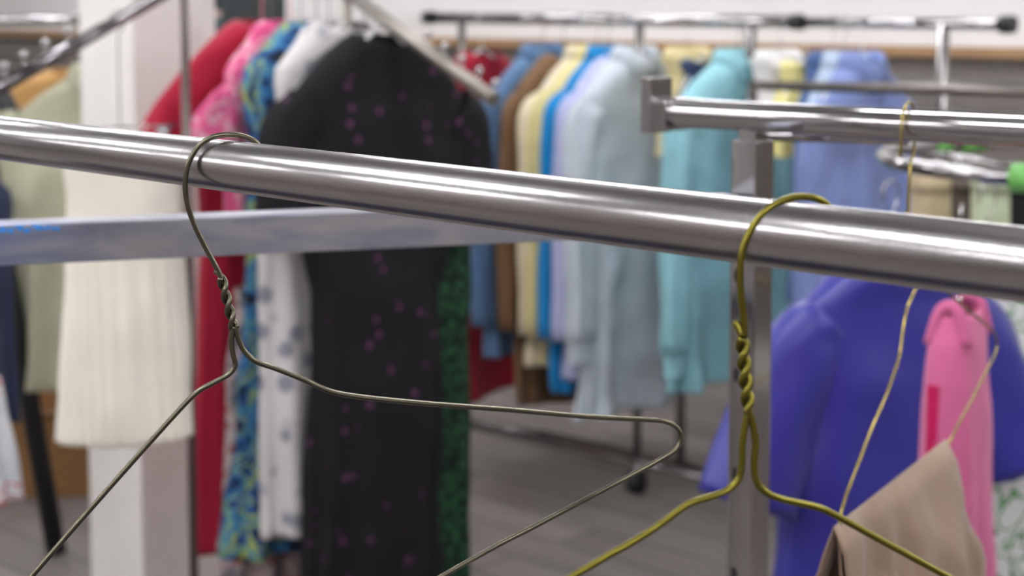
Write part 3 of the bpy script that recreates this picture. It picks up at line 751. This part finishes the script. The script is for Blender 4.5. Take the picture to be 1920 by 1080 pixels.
def ring_pt(deg): a_ = math.radians(deg); return Vector((RC.x + R_*math.cos(a_), RC.y + R_*math.sin(a_), zr))
for i, deg in enumerate((126, 115, 228)):
    a_ = math.radians(deg); c = ring_pt(deg); tg = Vector((-math.sin(a_), math.cos(a_), 0))
    bm = bmesh.new(); w_ = (.017, .024, .020)[i]; tube(bm, [c - tg*w_, c + tg*w_], .018 if i < 2 else .022, 20)
    o = link('size_marker', bm, GREENP, None); tag(o, ['small green size marker on the far side of the ring rack', 'wider green size marker beside the small one on the ring rack', 'green size marker on the near side of the ring rack'][i], 'size marker', 'green size markers')
ROY = mat('royal_blue_satin', (42, 42, 136), rough=.38, bump=.2, bscale=12, spec=.5, sheen=.1)
q = ring_pt(197)
nb = Vector((at(1668, 470, 2.50).x, 2.50, at(1668, 470, 2.50).z))
garment('robe', 'royal blue wide sleeved robe hanging from the round rack', 'robe', (nb.x, nb.y, nb.z), math.radians(30), ROY, waist=.19, length=.85, sw=.17, hem=.23, depth=.06, sleeve='bell', slen=.225, sr=(.06, .075, .085), seed=1.9, amp=.006, wr=.01, spread=.10, drop=.07)
hanger(nb + Vector((0, 0, .085)), math.radians(30), 'wire', 'wire hanger inside the royal blue robe')
PK = cloth('bubblegum_pink', (196, 98, 140), var=.04)
npk = at(1800, 560, 2.12)
t10 = thing('tank_top', 'bubblegum pink tank top hanging at the right of the royal blue robe', 'top', npk, math.radians(62))
prof = [(-.014, .060, .022), (-.05, .074, .030), (-.14, .082, .036), (-.25, .085, .04), (-.5, .095, .045)]
thick(link('body', body_bm(prof, folds=7, amp=.008, seed=.3, wr=.008, foldstart=.05, neckdip=0), PK, t10))
for s in (-1, 1):
    bm = bmesh.new(); tube(bm, [(s*.058, -.022, -.05), (s*.054, -.012, -.012), (s*.052, 0, -.002), (s*.054, .012, -.012), (s*.058, .022, -.05)], .0095, 12, smoothpath=4, flat=.9); link('strap', bm, PK, t10)
bm = bmesh.new(); box(bm, (-.0845, .010, -.150), .005, .014, .11, bevel=.001); o = link('trim_panel', bm, cloth('magenta_trim', (186, 24, 84)), t10, False); o['label'] = 'dark magenta strip'
hanger(npk + Vector((0, 0, .10)), math.radians(62), 'wire', 'wire hanger of the pink tank top', sw=.09)
LEAF = print_mat('white_green_leaf', [(0, (214, 216, 212)), (.44, (92, 148, 88)), (.50, (214, 214, 212)), (.60, (66, 116, 70)), (.64, (200, 204, 198))], scale=11, distort=1.6)
nl = at(1850, 470, 2.72)
garment('dress', 'white dress with green leaf print at the right edge', 'dress', nl, math.radians(20), LEAF, length=.85, sw=.20, hem=.20, depth=.06, sleeve='none', seed=2.9, amp=.02)
hanger(nl + Vector((0, 0, .09)), math.radians(20), 'wire', 'wire hanger of the leaf print dress')
items = [(1745, 330, 3.10, 'tan cream narrow skirt standing behind the ring rack', (190, 172, 140), .035), (1800, 330, 3.16, 'brown narrow skirt between cream and dark ones', (120, 108, 100), .03),
         (1835, 335, 3.2, 'charcoal skirt behind the ring rack', (44, 46, 42), .05), (1858, 330, 3.05, 'pale green narrow skirt behind the ring rack', (186, 196, 164), .032), (1905, 335, 3.12, 'black skirt at the right edge behind the ring', (30, 30, 32), .06)]
for i, (px, py, D, lb, c, hw_) in enumerate(items):
    p = at(px, py, D); skirt(lb, p, math.radians(20), cloth('skirt_cloth_%d' % i, c), .5, hw_, hw_*1.2, d0=.03, d1=.04, folds=5, amp=.005, seed=i, wr=.004, N=40, M=30)
